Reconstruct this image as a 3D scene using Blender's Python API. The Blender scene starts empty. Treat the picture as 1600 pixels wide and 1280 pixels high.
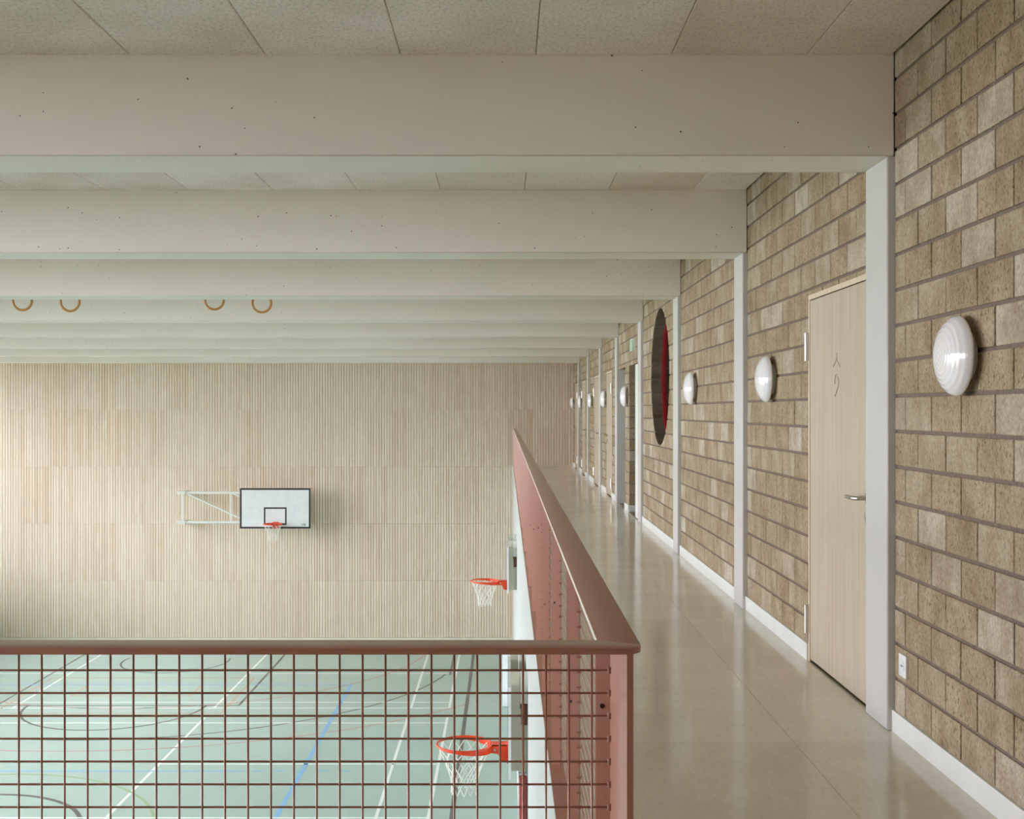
import bpy, bmesh, math, random
from mathutils import Vector
random.seed(7)
S = bpy.context.scene
COL = S.collection
PI = math.pi

# ------------------------------------------------------------------ camera
F, EYE = 1800.0, 1.433
VX, VY = 791.0, 642.0            # vanishing point of the gallery in the 1600x1280 frame
cam = bpy.data.cameras.new('camera')
cam.sensor_width = 36.0
cam.lens = F / 1600 * 36.0
cam.shift_x = (800 - VX) / 1600
cam.shift_y = (VY - 640) / 1600
cam.clip_start = 0.05
cam.clip_end = 200
camo = bpy.data.objects.new('camera', cam)
COL.objects.link(camo)
camo.location = (0, 0, EYE)
camo.rotation_euler = (PI / 2, 0, 0)
S.camera = camo

# ------------------------------------------------------------------ light
HALL_L, HALL_END, FLOOR_Z = -15.9, 30.0, -4.53
WALL, CEIL, SOFFIT = 1.74, 3.027, 2.574
Y0, BAY = 5.158, 3.157
WIN_Z0, WIN_Z1 = -2.5, 2.93
BACK_Y = -4.3                    # wall behind the camera
BACK_FILL_WIN = [(-15.2 + 3.3 * i, -12.3 + 3.3 * i) for i in range(3)]  # unseen windows, added to give fill light from behind
BZ0, BZ1 = .9, 2.5
SKY = 37.0
w = bpy.data.worlds.new('World')
S.world = w
w.use_nodes = True
bg = w.node_tree.nodes['Background']
bg.inputs[0].default_value = (0.98, 0.985, 1.09, 1)
# overcast sky: three times brighter at the zenith than at the horizon
_t = w.node_tree
_tc = _t.nodes.new('ShaderNodeTexCoord')
_sx = _t.nodes.new('ShaderNodeSeparateXYZ')
_mr = _t.nodes.new('ShaderNodeMapRange')
_mr.inputs[3].default_value = SKY / 3
_mr.inputs[4].default_value = SKY
_t.links.new(_tc.outputs['Generated'], _sx.inputs[0])
_t.links.new(_sx.outputs[2], _mr.inputs[0])
_t.links.new(_mr.outputs[0], bg.inputs[1])
for k in range(-3, 8):
    ya = Y0 + BAY * k + 0.30
    yb = min(Y0 + BAY * (k + 1), HALL_END) - 0.05
    l = bpy.data.lights.new('window_portal', 'AREA')
    l.shape = 'RECTANGLE'
    l.size, l.size_y = yb - ya, WIN_Z1 - WIN_Z0
    l.cycles.is_portal = True
    o = bpy.data.objects.new('window_portal', l)
    COL.objects.link(o)
    o.location = (HALL_L - 0.25, (ya + yb) / 2, (WIN_Z0 + WIN_Z1) / 2)
    o.rotation_euler = (PI / 2, 0, -PI / 2)      # faces +X; local X along world Y
for xa, xb in BACK_FILL_WIN:  # portals of the added fill windows behind the camera
    l = bpy.data.lights.new('window_portal', 'AREA')
    l.shape = 'RECTANGLE'
    l.size, l.size_y = xb - xa, BZ1 - BZ0
    l.cycles.is_portal = True
    o = bpy.data.objects.new('window_portal', l)
    COL.objects.link(o)
    o.location = ((xa + xb) / 2, BACK_Y - .12, (BZ0 + BZ1) / 2)
    o.rotation_euler = (PI / 2, 0, PI)           # faces +Y
vs = S.view_settings
vs.view_transform = 'Standard'
vs.look = 'None'
vs.gamma = 1.0
vs.use_curve_mapping = False
vs.exposure = 0.36
S.cycles.max_bounces = 14
S.cycles.diffuse_bounces = 9
S.cycles.glossy_bounces = 4
S.cycles.transparent_max_bounces = 12
S.cycles.sample_clamp_indirect = 8.0
S.cycles.caustics_reflective = False
S.cycles.caustics_refractive = False

# ------------------------------------------------------------------ helpers
def s2l(c):
    return tuple(((v / 255) / 12.92 if v <= 10 else (((v / 255) + .055) / 1.055) ** 2.4) for v in c) + (1.0,)

class NT:
    def __init__(self, name, rough=0.5, spec=0.5):
        self.m = bpy.data.materials.new(name)
        self.m.use_nodes = True
        self.t = self.m.node_tree
        self.b = self.t.nodes['Principled BSDF']
        self.b.inputs['Roughness'].default_value = rough
        self.b.inputs['Specular IOR Level'].default_value = spec
    def n(self, typ, **kw):
        x = self.t.nodes.new(typ)
        for k, v in kw.items():
            if hasattr(x, k):
                setattr(x, k, v)
            else:
                x.inputs[k].default_value = v
        return x
    def l(self, a, b):
        self.t.links.new(a, b)
    def pos(self, scale=(1, 1, 1)):
        g = self.n('ShaderNodeNewGeometry')
        mp = self.n('ShaderNodeMapping')
        mp.inputs['Scale'].default_value = scale
        self.l(g.outputs['Position'], mp.inputs['Vector'])
        return mp.outputs[0]
    def noise(self, scale, vec=None, detail=3, rough=.5):
        x = self.n('ShaderNodeTexNoise')
        x.inputs['Scale'].default_value = scale
        x.inputs['Detail'].default_value = detail
        x.inputs['Roughness'].default_value = rough
        if vec is not None:
            self.l(vec, x.inputs['Vector'])
        return x.outputs[0]
    def ramp(self, fac, stops):
        r = self.n('ShaderNodeValToRGB')
        e = r.color_ramp.elements
        while len(e) < len(stops):
            e.new(.5)
        for i, (p, c) in enumerate(stops):
            e[i].position = p
            e[i].color = c if len(c) == 4 else s2l(c)
        self.l(fac, r.inputs[0])
        return r.outputs[0]
    def mix(self, a, b, fac, mode='MIX'):
        m = self.n('ShaderNodeMix', data_type='RGBA', blend_type=mode)
        if isinstance(fac, (int, float)):
            m.inputs[0].default_value = fac
        else:
            self.l(fac, m.inputs[0])
        for v, i in ((a, 6), (b, 7)):
            if isinstance(v, tuple):
                m.inputs[i].default_value = v if len(v) == 4 else s2l(v)
            else:
                self.l(v, m.inputs[i])
        return m.outputs[2]
    def bump(self, h, strength, dist):
        b = self.n('ShaderNodeBump')
        b.inputs['Strength'].default_value = strength
        b.inputs['Distance'].default_value = dist
        self.l(h, b.inputs['Height'])
        self.l(b.outputs[0], self.b.inputs['Normal'])
    def color(self, c):
        if isinstance(c, tuple):
            self.b.inputs['Base Color'].default_value = c if len(c) == 4 else s2l(c)
        else:
            self.l(c, self.b.inputs['Base Color'])
    def rand(self):
        """one random number for each loose piece of each object"""
        o = self.n('ShaderNodeObjectInfo')
        g = self.n('ShaderNodeNewGeometry')
        a = self.n('ShaderNodeMath', operation='ADD')
        self.l(o.outputs['Random'], a.inputs[0])
        self.l(g.outputs['Random Per Island'], a.inputs[1])
        f = self.n('ShaderNodeMath', operation='FRACT')
        self.l(a.outputs[0], f.inputs[0])
        return f.outputs[0]

def plain(name, c, rough=.5, metal=0.0, var=0.04, spec=.5, coat=0.0):
    m = NT(name, rough, spec)
    n = m.noise(6.0, m.pos(), 4)
    d = tuple(max(0, v * (1 - var * 2)) for v in c) + (1.0,)
    m.color(m.ramp(n, [(.3, d), (.7, tuple(c) + (1.0,))]))
    m.b.inputs['Metallic'].default_value = metal
    m.b.inputs['Coat Weight'].default_value = coat
    return m.m

M = {}
# painted concrete of the frame, with scattered air holes
m = NT('painted_concrete', .55, .35)
base = m.ramp(m.noise(.9, m.pos((.5, 1, 1)), 5, .6), [(.3, (224, 217, 206)), (.7, (230, 224, 214))])
v = m.n('ShaderNodeTexVoronoi', Scale=19.0)
m.l(m.pos(), v.inputs['Vector'])
v2 = m.n('ShaderNodeTexVoronoi', Scale=19.0)
m.l(m.pos(), v2.inputs['Vector'])
sep = m.n('ShaderNodeSeparateColor')
m.l(v2.outputs['Color'], sep.inputs[0])
sz = m.n('ShaderNodeMath', operation='MULTIPLY')
m.l(sep.outputs[0], sz.inputs[0])
sz.inputs[1].default_value = .095
lt = m.n('ShaderNodeMath', operation='LESS_THAN')
m.l(v.outputs['Distance'], lt.inputs[0])
m.l(sz.outputs[0], lt.inputs[1])
keep = m.n('ShaderNodeMath', operation='GREATER_THAN')
m.l(sep.outputs[1], keep.inputs[0])
keep.inputs[1].default_value = .35
an = m.n('ShaderNodeMath', operation='MULTIPLY')
m.l(lt.outputs[0], an.inputs[0])
m.l(keep.outputs[0], an.inputs[1])
m.color(m.mix(base, (92, 80, 66), an.outputs[0]))
M['concrete'] = m.m
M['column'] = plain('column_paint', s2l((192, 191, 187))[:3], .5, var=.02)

# wood-wool acoustic board
m = NT('wood_wool_board', .95, .1)
f1 = m.noise(75, m.pos((1, .6, 1)), 4, .7)
f2 = m.noise(2.0, m.pos(), 3)
c = m.ramp(f1, [(.32, (212, 202, 195)), (.5, (243, 233, 228)), (.7, (250, 243, 239))])
c = m.mix(c, m.ramp(m.rand(), [(0, (236, 232, 226)), (1, (255, 255, 255))]), 1.0, 'MULTIPLY')
m.color(m.mix(c, m.ramp(f2, [(.3, (238, 234, 228)), (.7, (255, 255, 255))]), 1.0, 'MULTIPLY'))
m.bump(f1, .5, .004)
M['ceiling'] = m.m
M['dark_gap'] = plain('dark_shadow_gap', (.03, .025, .02), .9)

# pumice block
m = NT('pumice_block', .93, .15)
r = m.rand()
tint = m.ramp(r, [(0, (172, 156, 131)), (.3, (180, 165, 141)), (.6, (176, 163, 139)), (.85, (187, 176, 156)), (1, (200, 192, 178))])
p = m.pos((1, 1, .7))
big = m.noise(7, p, 4, .6)
fine = m.noise(95, p, 3, .7)
mid = m.noise(62, p, 4, .75)
c = m.mix(tint, m.ramp(big, [(.3, (214, 206, 194)), (.65, (255, 255, 255))]), 1.0, 'MULTIPLY')
c = m.mix(c, m.ramp(fine, [(.3, (190, 178, 160)), (.62, (255, 255, 255))]), .7, 'MULTIPLY')
pit = m.ramp(mid, [(.36, (0, 0, 0, 1)), (.45, (1, 1, 1, 1))])
amt = m.ramp(m.n('ShaderNodeMath', operation='ADD').outputs[0], [(0, (1, 1, 1, 1)), (1, (0, 0, 0, 1))])
c2 = m.mix((98, 80, 54), c, pit)
mf = m.n('ShaderNodeMapRange')
m.l(r, mf.inputs[0])
mf.inputs[1].default_value = .35
mf.inputs[2].default_value = .95
mf.inputs[3].default_value = .15
mf.inputs[4].default_value = .85
m.color(m.mix(c2, c, mf.outputs[0]))
h = m.mix(mid, fine, .5)
m.bump(h, .55, .006)
M['block'] = m.m
m = NT('mortar', .95, .1)
m.color(m.ramp(m.noise(60, m.pos(), 3), [(.3, (112, 99, 90)), (.7, (132, 118, 107))]))
m.bump(m.noise(90, m.pos(), 3), .4, .003)
M['mortar'] = m.m

def wood(name, cols, rough, gscale, bumpy=.05, spread=.35):
    m = NT(name, rough, .4)
    oi = m.n('ShaderNodeObjectInfo')
    ge = m.n('ShaderNodeNewGeometry')
    a1 = m.n('ShaderNodeMath', operation='MULTIPLY_ADD')
    m.l(ge.outputs['Random Per Island'], a1.inputs[0])
    a1.inputs[1].default_value = spread
    a2 = m.n('ShaderNodeMath', operation='MULTIPLY')
    m.l(oi.outputs['Random'], a2.inputs[0])
    a2.inputs[1].default_value = 1 - spread
    m.l(a2.outputs[0], a1.inputs[2])
    r = a1.outputs[0]
    g = m.noise(1.0, m.pos(gscale), 6, .65)
    c = m.ramp(r, [(i / (len(cols) - 1), x) for i, x in enumerate(cols)])
    c = m.mix(c, m.ramp(g, [(.3, (233, 224, 210)), (.68, (255, 255, 255))]), 1.0, 'MULTIPLY')
    m.color(c)
    m.bump(g, bumpy, .002)
    return m.m
M['slat'] = wood('pale_pine_slats', [(220, 201, 177), (229, 215, 196), (234, 224, 209), (231, 219, 202), (223, 206, 184)], .5, (60, 60, 2.2))
M['slat_back'] = plain('pine_backing', s2l((200, 178, 148))[:3], .8)
M['door_wood'] = wood('pale_maple_veneer', [(186, 176, 158), (191, 181, 164)], .38, (40, 28, .9), .02)
M['door_frame'] = wood('pale_maple_frame', [(212, 198, 176), (218, 205, 184)], .4, (40, 40, 1.2), .02)
M['base_wood'] = plain('pale_skirting', s2l((228, 222, 205))[:3], .5)

# gallery lino sheets
m = NT('lino_tile', .13, .55)
p = m.pos((1, 1, 1))
n1 = m.noise(14, m.pos((3.5, 1, 1)), 5, .65)
n2 = m.noise(2.0, p, 3)
c = m.ramp(n1, [(.34, (221, 215, 202)), (.5, (228, 223, 211)), (.72, (232, 228, 217))])
c = m.mix(c, m.ramp(m.rand(), [(0, (246, 244, 240)), (1, (255, 255, 255))]), 1.0, 'MULTIPLY')
m.color(m.mix(c, m.ramp(n2, [(.3, (244, 242, 238)), (.7, (255, 255, 255))]), 1.0, 'MULTIPLY'))
m.bump(m.noise(7, p, 2), .03, .004)
M['lino'] = m.m
M['lino_joint'] = plain('lino_joint', s2l((168, 160, 140))[:3], .6)
m = NT('mint_sports_floor', .33, .45)
m.color(m.ramp(m.noise(.6, m.pos(), 3), [(.3, (147, 171, 160)), (.7, (153, 177, 166))]))
M['gym_floor'] = m.m
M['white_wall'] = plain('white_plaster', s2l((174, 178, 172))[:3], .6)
M['plaster_grey'] = plain('grey_plaster', s2l((206, 204, 196))[:3], .7)
M['white_paint'] = plain('white_painted_board', s2l((226, 228, 224))[:3], .4)
M['steel_white'] = plain('white_powder_coat', s2l((226, 229, 222))[:3], .35)
M['cream_steel'] = plain('cream_powder_coat', s2l((205, 203, 182))[:3], .4)
M['black'] = plain('black_paint', s2l((42, 36, 36))[:3], .5)
M['board_white'] = plain('backboard_white', s2l((228, 233, 234))[:3], .3)
M['orange'] = plain('orange_enamel', s2l((228, 70, 28))[:3], .32)
M['net'] = plain('white_cord', s2l((236, 238, 228))[:3], .8)
M['red'] = plain('red_lacquer', s2l((165, 22, 30))[:3], .35)
M['red_pad'] = plain('red_pad', s2l((160, 60, 58))[:3], .55)
M['beech'] = plain('beech_ring', s2l((186, 134, 70))[:3], .4)
M['strap'] = plain('strap_webbing', s2l((200, 196, 182))[:3], .8)
M['steel'] = plain('brushed_steel', (.62, .60, .56), .28, 1.0)
M['plastic'] = plain('white_plastic', s2l((226, 228, 228))[:3], .3)
M['socket_dark'] = plain('socket_recess', s2l((120, 132, 118))[:3], .5)
M['brown_dark'] = plain('dark_brown', s2l((105, 68, 40))[:3], .5)
M['hole'] = plain('bolt_hole', s2l((52, 26, 20))[:3], .6)
# brown-red lacquer of the railings
m = NT('brown_red_lacquer', .3, .5)
m.color(m.ramp(m.noise(3, m.pos(), 3), [(.3, (174, 118, 98)), (.7, (178, 122, 102))]))
m.b.inputs['Coat Weight'].default_value = .6
m.b.inputs['Coat Roughness'].default_value = .28
M['rail'] = m.m
M['edge'] = plain('edge_highlight_paint', s2l((224, 214, 200))[:3], .4)  # skylit gleam of the handrail edge, put into a pale colour
# opal glass lamp
m = NT('opal_glass', .12, .5)
m.color((232, 230, 232))
m.b.inputs['Coat Weight'].default_value = .6
m.b.inputs['Coat Roughness'].default_value = .04
M['opal'] = m.m
# window pane: light passes, faint reflection
m = NT('window_glass', .02)
tr = m.n('ShaderNodeBsdfTransparent')
gl = m.n('ShaderNodeBsdfGlossy', Roughness=.02)
fr = m.n('ShaderNodeFresnel', IOR=1.45)
mx = m.n('ShaderNodeMixShader')
m.l(fr.outputs[0], mx.inputs[0])
m.l(tr.outputs[0], mx.inputs[1])
m.l(gl.outputs[0], mx.inputs[2])
m.l(mx.outputs[0], m.t.nodes['Material Output'].inputs[0])
M['glass'] = m.m
m = NT('exit_sign_face', .4)
m.color((120, 190, 140))
m.b.inputs['Emission Color'].default_value = s2l((120, 200, 145))
m.b.inputs['Emission Strength'].default_value = .08
M['exit'] = m.m
for nm, c in (('white', (216, 224, 216)), ('black', (90, 90, 85)), ('red', (178, 128, 118)), ('orange', (178, 148, 122)),
              ('blue', (120, 168, 205)), ('green', (134, 162, 122))):
    M['line_' + nm] = plain('line_paint_' + nm, s2l(c)[:3], .35, var=.02)
M['outside'] = plain('outside_paving', s2l((92, 96, 80))[:3], .9)

# ---- mesh building
class MB:
    def __init__(self):
        self.v, self.f = [], []
    def add(self, vs, fs):
        o = len(self.v)
        self.v += [tuple(x) for x in vs]
        self.f += [tuple(i + o for i in f) for f in fs]
        return self
    def box(self, x0, x1, y0, y1, z0, z1):
        v = [(x, y, z) for z in (z0, z1) for y in (y0, y1) for x in (x0, x1)]
        return self.add(v, [(0, 2, 3, 1), (4, 5, 7, 6), (0, 1, 5, 4), (2, 6, 7, 3), (0, 4, 6, 2), (1, 3, 7, 5)])
    def prism(self, poly, a0, a1, axis):
        """poly in the two other axes (cyclic order), extruded along axis"""
        n = len(poly)
        def P(p, a):
            return {'x': (a, p[0], p[1]), 'y': (p[0], a, p[1]), 'z': (p[0], p[1], a)}[axis]
        v = [P(p, a0) for p in poly] + [P(p, a1) for p in poly]
        return self.add(v, [tuple(range(n)), tuple(range(2 * n - 1, n - 1, -1))] +
                        [(i, (i + 1) % n, (i + 1) % n + n, i + n) for i in range(n)])
    def tube(self, pts, r, n=8, closed=False):
        pts = [Vector(p) for p in pts]
        k = len(pts)
        rs = r if isinstance(r, (list, tuple)) else [r] * k
        vs = []
        up = None
        for i, p in enumerate(pts):
            a = pts[(i - 1) % k] if (closed or i > 0) else p
            b = pts[(i + 1) % k] if (closed or i < k - 1) else p
            t = (b - a).normalized()
            if up is None:
                up = Vector((0, 0, 1)) if abs(t.z) < .9 else Vector((1, 0, 0))
            s = t.cross(up).normalized()
            u = s.cross(t).normalized()
            up = u
            for j in range(n):
                an = 2 * PI * (j + .5) / n
                vs.append(p + (s * math.cos(an) + u * math.sin(an)) * rs[i])
        fs = []
        for i in range(k if closed else k - 1):
            for j in range(n):
                a, b = i * n + j, i * n + (j + 1) % n
                c, d = ((i + 1) % k) * n + (j + 1) % n, ((i + 1) % k) * n + j
                fs.append((a, b, c, d))
        if not closed:
            fs.append(tuple(range(n)))
            fs.append(tuple(range(k * n - 1, (k - 1) * n - 1, -1)))
        return self.add(vs, fs)
    def bar(self, a, b, wx, wz):
        """square bar from a to b"""
        a, b = Vector(a), Vector(b)
        t = (b - a).normalized()
        up = Vector((0, 0, 1)) if abs(t.z) < .9 else Vector((0, 1, 0))
        s = t.cross(up).normalized() * wx / 2
        u = s.cross(t).normalized() * wz / 2
        v = [p + i * s + j * u for p in (a, b) for i, j in ((-1, -1), (1, -1), (1, 1), (-1, 1))]
        return self.add(v, [(0, 1, 2, 3), (7, 6, 5, 4), (0, 4, 5, 1), (1, 5, 6, 2), (2, 6, 7, 3), (3, 7, 4, 0)])
    def lathe_x(self, prof, n=48, cap=True):
        """profile of (x, radius) turned about the local X axis"""
        vs, fs, ring = [], [], []
        for x, r in prof:
            if r < 1e-6:
                ring.append([len(vs)]); vs.append((x, 0, 0))
            else:
                ring.append(list(range(len(vs), len(vs) + n)))
                vs += [(x, r * math.cos(2 * PI * j / n), r * math.sin(2 * PI * j / n)) for j in range(n)]
        for A, B in zip(ring, ring[1:]):
            for j in range(n):
                a, b = A[j % len(A)], A[(j + 1) % len(A)]
                c, d = B[(j + 1) % len(B)], B[j % len(B)]
                q = []
                for i in (a, b, c, d):
                    if i not in q:
                        q.append(i)
                fs.append(tuple(q))
        return self.add(vs, fs)
    def mesh(self, name, mat, smooth=False):
        me = bpy.data.meshes.new(name)
        me.from_pydata(self.v, [], self.f)
        bm = bmesh.new()
        bm.from_mesh(me)
        bmesh.ops.recalc_face_normals(bm, faces=bm.faces)
        bm.to_mesh(me)
        bm.free()
        if mat:
            me.materials.append(M[mat])
        if smooth:
            me.polygons.foreach_set('use_smooth', [True] * len(me.polygons))
        return me
    def obj(self, name, mat, parent=None, smooth=False, loc=None):
        return link(name, self.mesh(name, mat, smooth), parent, loc)

def link(name, data, parent=None, loc=None):
    o = bpy.data.objects.new(name, data)
    COL.objects.link(o)
    if parent is not None:
        o.parent = parent
    if loc is not None:
        o.location = loc
    return o

def tag(o, label=None, cat=None, group=None, kind=None):
    if label: o['label'] = label
    if cat: o['category'] = cat
    if group: o['group'] = group
    if kind: o['kind'] = kind
    return o

def empty(name, loc=(0, 0, 0)):
    o = link(name, None, None, loc)
    o.empty_display_size = .1
    return o

def copy_tree(o, parent=None):
    c = o.copy()
    COL.objects.link(c)
    c.parent = parent
    for ch in o.children:
        copy_tree(ch, c)
    return c

def box(*a):
    return MB().box(*a)

def cut(o, cutter):
    """subtract a cutter mesh from an object's mesh"""
    md = o.modifiers.new('cut', 'BOOLEAN')
    md.operation = 'DIFFERENCE'
    md.solver = 'EXACT'
    md.use_self = True
    md.object = cutter
    dg = bpy.context.evaluated_depsgraph_get()
    me = bpy.data.meshes.new_from_object(o.evaluated_get(dg))
    o.modifiers.clear()
    o.data = me
    return o

def smooth_angle(o, deg=35):
    me = o.data
    me.polygons.foreach_set('use_smooth', [True] * len(me.polygons))
    me.set_sharp_from_angle(angle=math.radians(deg))
    return o

def bevel_mesh(o, width, seg=2):
    bm = bmesh.new()
    bm.from_mesh(o.data)
    es = [e for e in bm.edges if len(e.link_faces) == 2 and e.calc_face_angle(0) > .6]
    bmesh.ops.bevel(bm, geom=es, offset=width, segments=seg, affect='EDGES', profile=.5)
    bm.to_mesh(o.data)
    bm.free()
    return smooth_angle(o, 40)

# ================================================================== structure
beam_y = [Y0 + BAY * k for k in range(-3, 8)]        # front planes; index 3 is the first one in view
ORD = ['first', 'second', 'third', 'fourth', 'fifth', 'sixth', 'seventh', 'eighth']

# ---- hall floor and lines
hall = tag(box(HALL_L, .175, 2.25, HALL_END, FLOOR_Z - .2, FLOOR_Z).obj('floor_hall', 'gym_floor'),
           'pale mint green sports hall floor with coloured court lines', 'floor', kind='structure')
LZ = FLOOR_Z + .0012
line_layer = [0]
def fl_rect(colr, x0, x1, y0, y1):
    line_layer[0] += 1
    z = FLOOR_Z + .0006 + .00012 * (line_layer[0] % 9)
    return MB().box(min(x0, x1), max(x0, x1), y0, y1, FLOOR_Z, z).obj('%s_court_line' % colr, 'line_' + colr, hall)
def line_x(colr, x0, x1, y, wd=.05):
    fl_rect(colr, x0, x1, y - wd / 2, y + wd / 2)
def line_y(colr, x, y0, y1, wd=.05):
    fl_rect(colr, x - wd / 2, x + wd / 2, y0, y1)
def arc(colr, cx, cy, r, a0, a1, wd=.05, n=64):
    line_layer[0] += 1
    z = FLOOR_Z + .0006 + .00012 * (line_layer[0] % 9)
    vs, fs = [], []
    for i in range(n + 1):
        a = math.radians(a0 + (a1 - a0) * i / n)
        for rr in (r - wd / 2, r + wd / 2):
            for zz in (FLOOR_Z, z):
                vs.append((cx + rr * math.cos(a), cy + rr * math.sin(a), zz))
    for i in range(n):
        b = i * 4
        for p, q in ((0, 1), (1, 3), (3, 2), (2, 0)):
            fs.append((b + p, b + q, b + q + 4, b + p + 4))
    fs += [(0, 1, 3, 2), (n * 4, n * 4 + 2, n * 4 + 3, n * 4 + 1)]
    MB().add(vs, fs).obj('%s_court_line' % colr, 'line_' + colr, hall)
CX = -7.87
line_y('white', -9.9, 23.1, 29.4)
line_y('black', -10.31, 23.3, 29.4)
line_y('orange', -10.12, 22.7, 25.7, .04)
line_y('orange', -9.08, 24.1, 24.95, .04)
line_y('orange', -6.61, 24.1, 25.0, .04)
line_x('orange', -9.08, -6.61, 24.1, .04)
line_x('orange', -10.1, -5.62, 25.7, .04)
line_x('orange', -10.12, -5.62, 22.7, .035)
line_y('orange', -5.62, 22.7, 25.7, .04)
line_y('white', -5.86, 23.1, 29.4)
line_y('white', -5.86, 3.0, 22.4)
line_y('black', -5.41, 23.3, 29.4, .055)
line_x('black', -10.31, -5.41, 23.3, .05)
line_y('blue', -3.38, 3.0, 25.08, .075)
line_x('blue', -14.0, -3.38, 25.08, .05)
line_x('blue', -14.0, -4.35, 19.06, .05)
for i in range(5):
    line_x('blue', -4.2 + i * .36, -4.02 + i * .36, 19.06, .05)
for xx in (-1.91, -1.143):
    line_y('white', xx, 23.1, 29.4)
    line_y('white', xx, 3.0, 22.4)
line_y('black', -.8, 3.0, 29.4, .07)
line_x('white', -5.86, -1.25, 26.14)
line_x('white', -14.9, -9.95, 26.14)
for yy in (23.56, 23.1, 22.0):
    line_x('white', -14.9, -1.15, yy)
line_x('white', -5.86, -1.14, 19.44)
line_x('white', -14.9, -1.14, 16.87)
arc('black', CX, 27.45, 1.25, 165, 375)
arc('black', CX, 23.3, 1.8, 180, 360)
arc('black', CX, 27.5, 6.65, 192, 347.5)
line_y('black', -1.27, 26.0, 29.4)
arc('red', CX, 29.5, 9.33, 216, 320, .04)
arc('red', CX, 29.0, 5.94, 182, 358, .04)
arc('green', -8.0, 15.9, 3.0, 0, 360, .05, 96)
arc('black', CX, 16.1, 1.8, 0, 360, .07, 72)

# ---- gallery slabs and the white wall below
tag(box(.175, 3.2, BACK_Y, HALL_END, -.25, -.004).obj('floor_slab_gallery', 'lino_joint'),
    'concrete slab edge carrying the long gallery', 'floor', kind='structure')
gfl = tag(box(HALL_L, .175, BACK_Y, 2.32, -.25, -.004).obj('floor_slab_landing', 'lino_joint'),
          'slab of the cross gallery the picture is taken from', 'floor', kind='structure')
gal = tag(box(.1751, 1.74, 2.32, HALL_END, -.0042, -.0035).obj('floor', 'lino_joint'),
          'shiny beige linoleum gallery floor in square sheets', 'floor', kind='structure')
TP = .992
tcache = {}
def tile(x0, x1, y0, y1, parent):
    key = (round(x1 - x0, 3), round(y1 - y0, 3))
    if key not in tcache:
        a, b = key
        g = .0009
        tcache[key] = MB().box(g, a - g, g, b - g, -.0035, 0).mesh('lino_sheet', 'lino')
    return link('lino_sheet', tcache[key], parent, (x0, y0, 0))
ys = [4.97 + TP * i for i in range(-9, 27)]
for i in range(len(ys) - 1):
    a, b = ys[i], min(ys[i + 1], HALL_END)
    if a > HALL_END - .1:
        break
    tile(.251, 1.243, a, b, gal)
    tile(1.243, 1.74, a, b, gal)
    if a > 2.0:
        tile(.176, .251, a, b, gal)
for i in range(17):
    x1 = .251 - TP * i
    for a in (-4.0, -3.0, -2.0, -1.0, 0, 1.0):
        tile(x1 - TP, x1, a, a + 1.0, gfl)
tag(box(.175, .33, 2.25, HALL_END, FLOOR_Z, -.25).obj('wall_gallery', 'white_wall'),
    'white wall below the long gallery with basketball hoops', 'wall', kind='structure')
tag(box(.1735, .1755, 2.33, HALL_END, -.25, -.001).obj('trim_gallery', 'white_wall'),
    'white painted slab edge under the long railing', 'trim', kind='structure')
tag(box(HALL_L, .175, 2.1, 2.25, FLOOR_Z, -.25).obj('wall_landing', 'white_wall'),
    'white hall wall below the near gallery', 'wall', kind='structure')

# ---- far wall of pine slat panels
wb = tag(box(HALL_L, 2.1, HALL_END, HALL_END + .25, FLOOR_Z, CEIL + .2).obj('wall_back', 'slat_back'),
         'far hall wall clad with vertical pale pine slats', 'wall', kind='structure')
PW, PH = .63, 1.4835
def slat_mesh(wd, ht):
    b = MB()
    n = max(1, round(wd / .07))
    p = wd / n
    for i in range(n):
        b.box(i * p + .0055, (i + 1) * p - .0055, -.02, 0, .0015, ht - .0015)
    return b.mesh('slat_panel', 'slat')
pc = {}
zb = [-4.47 + PH * i for i in range(6)]
xs = [-11.29 + PW * i for i in range(-7, 21)] + [WALL + .01]
for zi in range(6):
    z0 = zb[zi]
    z1 = zb[zi + 1] if zi < 5 else CEIL
    for a, b_ in zip(xs, xs[1:]):
        a = max(a, HALL_L)
        if z1 < .0 and a > .16:
            continue
        zz0 = z0
        bx = b_
        if a > .16 and z0 < 0 < z1:
            zz0 = .012
        key = (round(bx - a, 3), round(z1 - zz0, 3))
        if key[0] < .05 or key[1] < .03:
            continue
        if key not in pc:
            pc[key] = slat_mesh(*key)
        link('slat_panel', pc[key], wb, (a, HALL_END, zz0))
tag(box(HALL_L, .175, HALL_END - .03, HALL_END, FLOOR_Z, -4.475).obj('baseboard_back', 'base_wood'),
    'thin pale skirting at the foot of the slatted far wall', 'baseboard', kind='structure')
tag(box(.18, WALL, HALL_END - .032, HALL_END, 0, .012).obj('baseboard_gallery_end', 'base_wood'),
    'low pale skirting where the gallery meets the slatted wall', 'baseboard', kind='structure')

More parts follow.
